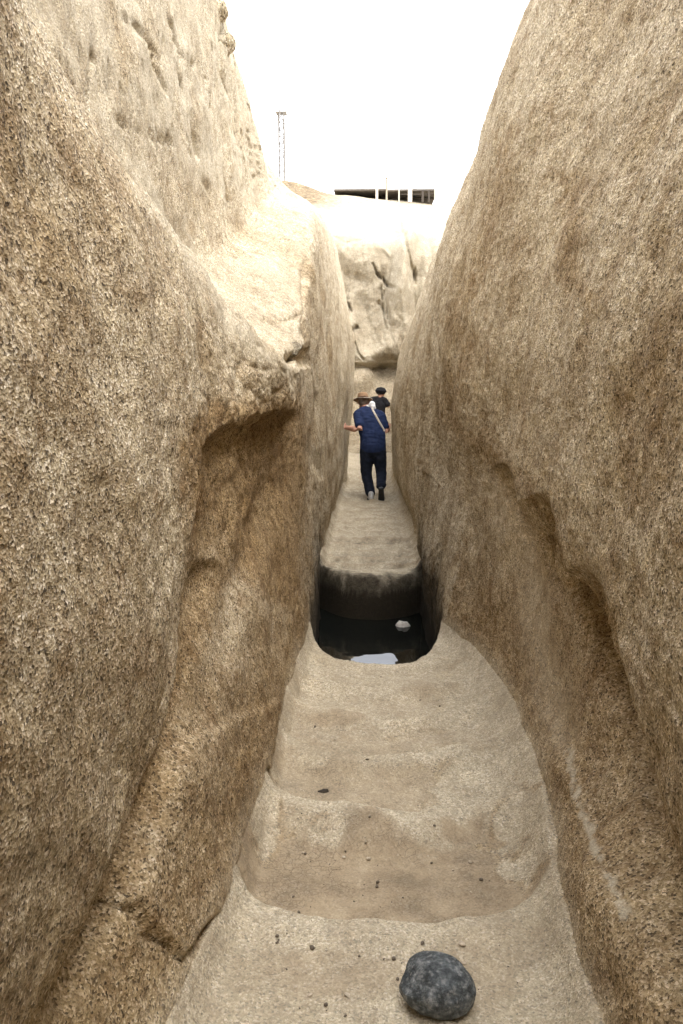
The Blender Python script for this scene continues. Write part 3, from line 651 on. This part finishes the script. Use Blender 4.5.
def head(bm, c, fwd, s=1.0):
    """skull, jaw, nose, ears, brow; fwd = where the face looks"""
    f = Vector(fwd).normalized(); up = Vector((0, 0, 1)); up = (up - f * up.dot(f)).normalized(); rt = f.cross(up)
    M = Matrix((rt, f, up)).transposed(); c = Vector(c)
    P_ = lambda x, y, z: c + M @ Vector((x, y, z)) * s
    ball(bm, P_(0, -.01, .03), (.074 * s, .094 * s, .086 * s), M)
    ball(bm, P_(0, .025, -.045), (.056 * s, .066 * s, .066 * s), M)
    ball(bm, P_(0, .05, -.088), (.028 * s, .028 * s, .022 * s), M)
    tube(bm, [P_(0, .082, .018), P_(0, .098, -.012), P_(0, .106, -.03)], [.008, .011, .014], n=10)
    tube(bm, [P_(-.035, .078, .026), P_(0, .086, .03), P_(.035, .078, .026)], [.009, .011, .009], n=8)
    tube(bm, [P_(-.022, .086, -.058), P_(0, .093, -.056), P_(.022, .086, -.058)], [.006, .009, .006], n=8)
    for q in (-1, 1):
        ball(bm, P_(q * .076, -.005, -.005), (.010 * s, .020 * s, .032 * s), M, 2)
    return M, P_
def shoe(name, toe, heel, mat, sole, parent, w=.046, up=(0, 0, 1)):
    t, h = Vector(toe), Vector(heel); d = (t - h).normalized(); u_ = Vector(up); u_ = (u_ - d * u_.dot(d)).normalized(); sd = d.cross(u_)
    L_ = (t - h).length; b = bmesh.new()
    P_ = lambda y, z: h + d * y * L_ + u_ * z
    tube(b, [P_(.02, .05), P_(.2, .05), P_(.45, .045), P_(.7, .034), P_(.93, .026)], [(w * .78, .045), (w * .82, .046), (w * .9, .038), (w, .028), (w * .8, .02)], up=sd)
    tube(b, [P_(.16, .07), P_(.15, .12)], [(.042, .05), (.040, .046)], up=sd)
    o = fuse(name, b, mat, parent, .008, 2)
    b = bmesh.new()
    prof = [(-.03, .66), (.05, .82), (.2, .86), (.42, .78), (.6, .95), (.78, 1.05), (.92, .85), (1.02, .4)]
    lo = [b.verts.new(P_(y, -.006) + sd * w * q) for y, q in prof] + [b.verts.new(P_(y, -.006) - sd * w * q) for y, q in reversed(prof)]
    hi = [b.verts.new(v.co + u_ * .022) for v in lo]
    b.faces.new(lo); b.faces.new(list(reversed(hi))); n = len(lo)
    for k in range(n): b.faces.new((lo[k], lo[(k + 1) % n], hi[(k + 1) % n], hi[k]))
    bmesh.ops.recalc_face_normals(b, faces=b.faces)
    bmobj('sole', b, sole, o, smooth=False)
    return o
def brim_hat(parent, P_, M, mat, bandmat, r=.15, crown=.10, tilt=0.0, edge=None):
    b = bmesh.new(); n = 40
    rings = []
    for rad, z in ((.001, crown + .012), (.035, crown + .010), (.062, crown + .014), (.080, crown + .002), (.086, crown - .03), (.089, .03), (.092, .018), (.115, .012), (r - .012, .004), (r, .002), (r, -.003), (r - .02, -.001), (.10, .006), (.086, .012), (.080, .03)):
        rings.append([b.verts.new(P_(rad * .93 * math.cos(2 * math.pi * k / n), rad * 1.08 * math.sin(2 * math.pi * k / n) - .005, .035 + z + (.012 * abs(math.cos(2 * math.pi * k / n)) if rad > .11 else 0) - .22 * (z > crown - .01) * (0.08 if rad < .05 else 0))) for k in range(n)])
    for a, c in zip(rings, rings[1:]):
        for k in range(n): b.faces.new((a[k], a[(k + 1) % n], c[(k + 1) % n], c[k]))
    b.faces.new(rings[0])
    h = bmobj('hat', b, mat, parent)
    b = bmesh.new(); rr_ = []
    for rad, z in ((.0905, .046), (.0935, .044), (.0955, .022), (.0925, .018)):
        rr_.append([b.verts.new(P_(rad * .93 * math.cos(2 * math.pi * k / n), rad * 1.08 * math.sin(2 * math.pi * k / n) - .005, .035 + z)) for k in range(n)])
    for a, c in zip(rr_, rr_[1:]):
        for k in range(n): b.faces.new((a[k], a[(k + 1) % n], c[(k + 1) % n], c[k]))
    bmobj('hat_band', b, bandmat, h)
    if edge:
        b = bmesh.new(); q = [P_(r * .93 * math.cos(2 * math.pi * k / n), r * 1.08 * math.sin(2 * math.pi * k / n) - .005, .035 + .012 * abs(math.cos(2 * math.pi * k / n))) for k in range(n + 1)]
        tube(b, q, [.0045] * (n + 1), n=6, caps=False); bmobj('hat_trim', b, edge, h)
    return h
def eyes(parent, P_, s=1.0):
    for q in (-1, 1):
        b = bmesh.new(); ball(b, P_(q * .029, .076, .008), (.011, .011, .008), None, 2); bmobj('eye', b, EYE, parent)
EYE = simple('eye_white', (.6, .58, .55), .3)
HAIR = simple('grey_hair', (.16, .12, .09), .9, .3, 200)
BLUE = simple('blue_cotton', (.017, .028, .075), .9, .18, 18, .002, .2)
DENIM = simple('dark_denim', (.014, .018, .032), .9, .25, 25, .002, .2)
STRAW = simple('tan_felt', (.30, .19, .11), .9, .12, 60, .001)
BAND = simple('brown_band', (.10, .055, .035), .8)
TRIM = simple('pale_trim', (.62, .55, .46), .8)
SHOE = simple('pale_shoe', (.50, .50, .50), .7, .12, 40)
SHOED = simple('grey_shoe', (.10, .11, .13), .7, .2, 40)
SOLE = simple('dark_sole', (.035, .035, .038), .8)
BLACK = simple('black_cloth', (.012, .012, .014), .9, .2, 20, .002, .2)
WHITE = simple('white_cloth', (.78, .77, .75), .9, .05, 20, .002)

def person(loc, hips, waist, chest, neck, headc, look, armL, armR, legL, legR, top, bottom, label, group=None, girth=1.0, hat='brim', toes=None, fold=.004):
    root = empty('person', loc); tag(root, label, 'person', group)
    hips, waist, chest, neck, headc = map(Vector, (hips, waist, chest, neck, headc)); g = girth
    # armX = shoulder, elbow, wrist, hand direction, thumb side, back of hand ; legX = hip, knee, ankle, toe direction
    b = bmesh.new()
    tube(b, [hips - Vector((0, 0, .08)), hips, waist, chest, neck - Vector((0, .01, .04)), neck], [(.13*g, .10*g), (.16*g, .115*g), (.15*g, .105*g), (.165*g, .11*g), (.11, .075), (.06, .06)], up=(1, 0, 0))
    tube(b, [neck - Vector((0, 0, .03)), neck.lerp(headc, .5), headc - Vector((0, 0, .03))], [.062, .056, .056])
    M, P_ = head(b, headc, look)
    for a in (armL, armR):
        S_, E_, W_ = map(Vector, a[:3])
        tube(b, [chest.lerp(S_, .55) + Vector((0, 0, .03)), S_, S_.lerp(E_, .5), E_, E_.lerp(W_, .35), W_], [.06, .056, .050, .044, .050, .031])
        hand(b, W_, a[3], a[4], a[5], a[6] if len(a) > 6 else .35)
    for l in (legL, legR):
        H_, K_, A_ = map(Vector, l[:3]); td = Vector(l[3]).normalized()
        tube(b, [H_, H_.lerp(K_, .5), K_, K_.lerp(A_, .35), A_], [.088, .075, .056, .055, .038])
        dn = Vector((0, 0, -1)); dn = dn - td * dn.dot(td); dn = dn.normalized() if dn.length > .1 else Vector((0, -1, 0))
        tube(b, [A_ + dn * .02, A_ + td * .06 + dn * .018, A_ + td * .13 + dn * .02], [.034, .032, .022])
    body = fuse('body', b, SKIN, root, .0075, 2)
    eyes(body, P_)
    # hair under the hat
    b = bmesh.new(); ball(b, P_(0, -.022, .028), (.079, .092, .084), M); ball(b, P_(0, -.05, -.02), (.062, .055, .05), M); fuse('hair', b, HAIR, root, .009, 2, .002, 5)
    # shirt with sleeves
    b = bmesh.new()
    tube(b, [hips - Vector((0, 0, .045)), hips + Vector((0, 0, .03)), waist, waist.lerp(chest, .5), chest, chest.lerp(neck, .62), neck - Vector((0, 0, .015))],
         [(.190*g, .135*g), (.192*g, .142*g), (.188*g, .142*g), (.195*g, .14*g), (.198*g, .135*g), (.150*g, .10*g), (.072, .068)], up=(1, 0, 0), n=24)
    for a in (armL, armR):
        S_, E_ = Vector(a[0]), Vector(a[1])
        tube(b, [neck - Vector((0, 0, .035)), neck.lerp(S_, .5) - Vector((0, 0, .01)), S_ + Vector((0, 0, .01))], [.07, .075, .07], n=16)
        tube(b, [chest.lerp(S_, .4) + Vector((0, 0, .02)), chest.lerp(S_, .8) + Vector((0, 0, .02)), S_, S_.lerp(E_, .4), S_.lerp(E_, (a[7] if len(a) > 7 else .78) - .08)], [.085, .085, .076, .068, .070], n=18)
    sh = fuse('shirt', b, top, root, .011, 4, fold * 1.5, 21)
    # trousers
    b = bmesh.new()
    tube(b, [hips + Vector((0, 0, .07)), hips, hips - Vector((0, 0, .08))], [(.165*g, .125*g), (.180*g, .135*g), (.160*g, .125*g)], up=(1, 0, 0), n=24)
    for l in (legL, legR):
        H_, K_, A_ = map(Vector, l[:3])
        tube(b, [H_ + Vector((0, 0, .03)), H_.lerp(K_, .4), H_.lerp(K_, .8), K_.lerp(A_, .1), K_.lerp(A_, .55), K_.lerp(A_, .93)], [.108*g, .100*g, .084, .080, .074, .074], n=18)
    fuse('trousers', b, bottom, root, .011, 3, fold * 1.8, 33)
    if hat == 'brim': brim_hat(root, P_, M, STRAW, BAND, edge=TRIM)
    else:
        b = bmesh.new(); ball(b, P_(0, -.01, .052), (.088, .104, .072), M); 
        tube(b, [P_(0, .06, .045), P_(0, .12, .035), P_(0, .155, .025)], [(.075, .008), (.068, .007), (.04, .006)], up=M @ Vector((1, 0, 0))); 
        tube(b, [P_(0, -.01, .04), P_(0, -.01, .028)], [(.125, .14), (.13, .145)], up=M @ Vector((1, 0, 0))); fuse('hat', b, BLACK, root, .009, 2)
    return root, sh, P_
MX, MY = 0.0, 11.75; MZ = floor_z(0.02, 11.75)
root, sh, P_ = person((MX, MY, MZ + .005),
    hips=(.045, 0, .80), waist=(.040, .03, .96), chest=(-.005, .12, 1.19), neck=(-.075, .22, 1.365), headc=(-.110, .30, 1.445), look=(-.10, 1, -.28),
    armL=((-.185, .12, 1.27), (-.150, -.06, 1.065), (-.345, .06, 1.085), (-1, .35, .25), (0, .5, 1), (0, -1, .2), .15, .82),
    armR=((.165, .16, 1.25), (.235, .08, 1.02), (.27, .30, 1.10), (.2, 1, .3), (-1, 0, .4), (0, 0, 1), .3, .80),
    legL=((-.045, 0, .74), (-.055, .06, .40), (.015, 0, .095), (-.05, 1, 0)),
    legR=((.130, 0, .74), (.170, .04, .43), (.165, -.14, .225), (0, .62, -.78)),
    top=BLUE, bottom=DENIM, girth=1.0, label='person in blue t-shirt, dark jeans and tan brimmed hat, one hand on the wall')
shoe('shoe', (.005, .17, .012), (.02, -.085, .012), SHOE, SOLE, root)
shoe('shoe', (.175, -.035, .0), (.165, -.205, .205), SHOED, SOLE, root, up=(0, .78, .62))
bpy.context.view_layer.update()
from mathutils.bvhtree import BVHTree
bvh = BVHTree.FromObject(sh, bpy.context.evaluated_depsgraph_get())
pts = []
for k in range(15):
    t = k / 14; x = .02 + .185 * t; z = 1.37 - .33 * t
    hit = bvh.ray_cast(Vector((x, -1, z)), Vector((0, 1, 0)))
    if hit[0] is not None: pts.append(hit[0] + hit[1] * .006)
b = bmesh.new()
if len(pts) > 3:
    tube(b, pts, [(.004, .014)] * len(pts), up=(0, 1, 0), n=8); bmobj('strap', b, TRIM, root)
b = bmesh.new(); ball(b, (.025, .20, 1.42), (.052, .05, .055)); ball(b, (.045, .16, 1.375), (.04, .04, .05)); ball(b, (-.03, .22, 1.385), (.06, .05, .03))
fuse('neck_cloth', b, WHITE, root, .01, 2, .008, 44)
Y2 = 19.0; x2 = .19
root2, sh2, _ = person((x2, Y2, floor_z(x2, Y2)),
    hips=(-.02, 0, .86), waist=(-.02, .02, 1.02), chest=(-.01, .06, 1.24), neck=(.04, .09, 1.40), headc=(.065, .11, 1.515), look=(.75, .65, -.05),
    armL=((-.20, .06, 1.32), (-.26, .02, 1.06), (-.22, .20, .95), (.2, 1, 0), (1, 0, 0), (-1, 0, 0)),
    armR=((.165, .07, 1.31), (.235, .03, 1.20), (.155, .25, 1.26), (-.4, 1, .1), (-1, 0, .5), (0, 0, 1), .5, .95),
    legL=((-.10, 0, .80), (-.11, .03, .46), (-.11, -.02, .09), (-.1, 1, 0)), legR=((.07, 0, .80), (.08, .06, .46), (.08, .04, .09), (.1, 1, 0)),
    top=BLACK, bottom=BLACK, girth=.95, hat='cap', label='distant person in black clothes and black hat ahead of the one in the blue t-shirt')
shoe('shoe', (-.12, .15, .012), (-.11, -.10, .012), SOLE, SOLE, root2); shoe('shoe', (.09, .21, .012), (.08, -.04, .012), SOLE, SOLE, root2)

# ---------------------------------------------------------------- shelter, poles and mast on the skyline
def box(bm, x0, x1, y0, y1, z0, z1, bev=.0):
    r_ = bmesh.ops.create_cube(bm, size=1, matrix=Matrix.Translation(((x0 + x1) / 2, (y0 + y1) / 2, (z0 + z1) / 2)) @ Matrix.Diagonal((abs(x1 - x0), abs(y1 - y0), abs(z1 - z0), 1)))
    if bev: bmesh.ops.bevel(bm, geom=list({e for v in r_['verts'] for e in v.link_edges}), offset=bev, segments=1, affect='EDGES')
DARKR = simple('weathered_roof', (.16, .14, .12), .9, .2, 3)
DARKW = simple('dark_boards_shade', (.075, .062, .05), .9, .2, 4)
CREAM = simple('cream_post', (.62, .55, .45), .9, .1, 5)
SY = 66.0
def sp_(u_, v_, Y=SY): return atY(u_, v_, Y)
root = empty('shelter', (sp_(386, 193)[0], SY, hill_z(sp_(386, 193)[0], SY)))
tag(root, 'long low open shelter with dark flat roof on the far hilltop', 'shelter')
bx0, by0, bz0 = root.location
def sbox(name, u0, u1, v0, v1, dy0, dy1, mat, bev=.02):
    xa, za = sp_(u0, v0); xb, zb = sp_(u1, v1); b = bmesh.new()
    box(b, xa - bx0, xb - bx0, dy0, dy1, zb - bz0, za - bz0, bev); return bmobj(name, b, mat, root, False)
sbox('roof', 334, 386.5, 189.8, 191.2, -.3, 4.5, DARKR)
sbox('roof', 386, 436.5, 191.0, 192.5, -.6, 4.8, DARKR)
sbox('shade_panel', 362, 405, 191.4, 206, 4.2, 4.4, DARKW)  # dark panel painted for the shade under the roof
for u0, u1, v0, nm, mt in ((375.5, 378.0, 191.4, 'post', CREAM), (407.5, 411.5, 188.0, 'post', CREAM), (398.0, 399.2, 192.7, 'post', CREAM), (421, 423.0, 192.7, 'post', DARKW), (427.2, 429, 192.7, 'post', DARKW), (433.6, 435.4, 189.0, 'post', CREAM)):
    sbox(nm, u0, u1, v0, 205, -.9, -.65, mt)
sbox('beam', 345, 436, 193.6, 194.5, 1.5, 1.7, DARKW); sbox('rail', 399, 434, 196.2, 196.8, -.75, -.68, DARKW); sbox('low_wall', 412, 426, 194.6, 206, 4.2, 4.4, DARKW)
b = bmesh.new(); xa, za = sp_(415.5, 189.2)
tube(b, [(xa - bx0, 1.2, za - bz0 - .13), (xa - bx0, 1.2, za - bz0 + .18)], [.26, .24], n=20); tk = bmobj('water_tank', b, simple('tank', (.05, .06, .07), .6), None); tk.location = root.location
tag(tk, 'small dark water tank sitting on the shelter roof at its right end', 'water tank')
xa, za = sp_(386.8, 178, 64); hz_ = hill_z(xa, 64)
r1 = empty('pole', (xa, 64, hz_)); tag(r1, 'slim pale pole standing in front of the middle of the shelter', 'pole')
b = bmesh.new(); tube(b, [(0, 0, -.2), (0, 0, za - hz_)], [.075, .06], n=12); bmobj('shaft', b, CREAM, r1)
b = bmesh.new(); box(b, -.12, .12, -.12, .12, za - hz_ - .02, za - hz_ + .06, .01); bmobj('cap', b, CREAM, r1, False)
xa, _z = sp_(437.5, 195, 67); xb, _z2 = sp_(462, 199, 67)
r2 = empty('fence', (xa, 67, hill_z(xa, 67))); tag(r2, 'faint pale post-and-rail fence on the hilltop right of the shelter', 'fence')
for k in range(5):
    t = k / 4; x = (xb - xa) * t; b = bmesh.new(); h0 = hill_z(xa + x, 67) - r2.location.z
    box(b, x - .04, x + .04, -.04, .04, h0 - .2, h0 + 1.0, .01); bmobj('post', b, CREAM, r2, False)
for hh_ in (.5, .95):
    b = bmesh.new(); tube(b, [((xb - xa) * k / 8, -.045, hill_z(xa + (xb - xa) * k / 8, 67) - r2.location.z + hh_) for k in range(9)], [.03] * 9, n=8); bmobj('rail', b, CREAM, r2)
MYD = 150.0
xm, zt = atY(281.3, 110, MYD); hz_ = hill_z(xm, MYD)
mast = empty('radio_mast', (xm, MYD, hz_)); tag(mast, 'tall pale lattice mast rising behind the left rock wall against the white sky', 'mast')
MM = simple('pale_steel', (.50, .51, .53), .6, .03, 1)
Ht = zt - hz_ - .6; wd = .46
for sx_ in (-1, 1):
    for sy_ in (-1, 1):
        b = bmesh.new(); tube(b, [(sx_ * wd * 1.2, sy_ * wd * 1.2, -1), (sx_ * wd, sy_ * wd, Ht)], [.12, .11], n=8); bmobj('leg', b, MM, mast)
nb = 22
for k in range(nb):
    z0_ = Ht * k / nb; z1_ = Ht * (k + 1) / nb; f0 = wd * (1.2 - .2 * k / nb); b = bmesh.new(); c4 = [(-f0, -f0), (f0, -f0), (f0, f0), (-f0, f0)]
    for j in range(4):
        p, q = c4[j], c4[(j + 1) % 4]
        tube(b, [(*p, z1_), (*q, z1_)], [.085, .085], n=6); tube(b, [(*(p if k % 2 else q), z0_), (*(q if k % 2 else p), z1_)], [.085, .085], n=6)
    bmobj('brace', b, MM, mast)
b = bmesh.new(); box(b, -.95, .95, -.95, .95, Ht, Ht + .25, .02); bmobj('platform', b, MM, mast, False)
for a in range(3):
    b = bmesh.new(); an = a * 2.1 + .3; x, y = .9 * math.cos(an), .9 * math.sin(an); tube(b, [(x, y, Ht - .9), (x, y, Ht + .5)], [(.10, .10), (.10, .10)], n=10); bmobj('antenna', b, MM, mast)
# ---------------------------------------------------------------- light
w = bpy.data.worlds.new('World'); sc.world = w; w.use_nodes = True
nt = w.node_tree; bg = nt.nodes['Background']
sky = nt.nodes.new('ShaderNodeTexSky'); sky.sky_type = 'NISHITA'; sky.sun_disc = False
SUN_EL, SUN_AZ = R(60), R(138)     # azimuth clockwise from +Y: behind the camera, to the right
sky.sun_elevation = SUN_EL; sky.sun_rotation = SUN_AZ; sky.dust_density = 4; sky.air_density = 1.0; sky.ozone_density = 1
mx = nt.nodes.new('ShaderNodeMix'); mx.data_type = 'RGBA'; mx.inputs[0].default_value = .78
nt.links.new(sky.outputs[0], mx.inputs[6]); mx.inputs[7].default_value = (9.5, 9.6, 9.9, 1)    # thin white overcast veil over the sky
nt.links.new(mx.outputs[2], bg.inputs[0]); bg.inputs[1].default_value = .14
sd_ = bpy.data.lights.new('sun', 'SUN'); sd_.energy = .8; sd_.angle = R(35); sd_.color = (1, .965, .91)
so = bpy.data.objects.new('sun', sd_); C.objects.link(so)
dirv = Vector((math.sin(SUN_AZ) * math.cos(SUN_EL), math.cos(SUN_AZ) * math.cos(SUN_EL), math.sin(SUN_EL)))
so.rotation_euler = dirv.to_track_quat('Z', 'Y').to_euler(); so.location = (6, -6, 12)
vs = sc.view_settings; vs.view_transform = 'Standard'; vs.look = 'None'; vs.gamma = 1; vs.use_curve_mapping = False; vs.exposure = 1.62
sc.cycles.max_bounces = 8; sc.cycles.diffuse_bounces = 4; sc.cycles.use_denoising = True
sc.cycles.use_adaptive_sampling = True; sc.cycles.adaptive_threshold = .04; sc.cycles.adaptive_min_samples = 24
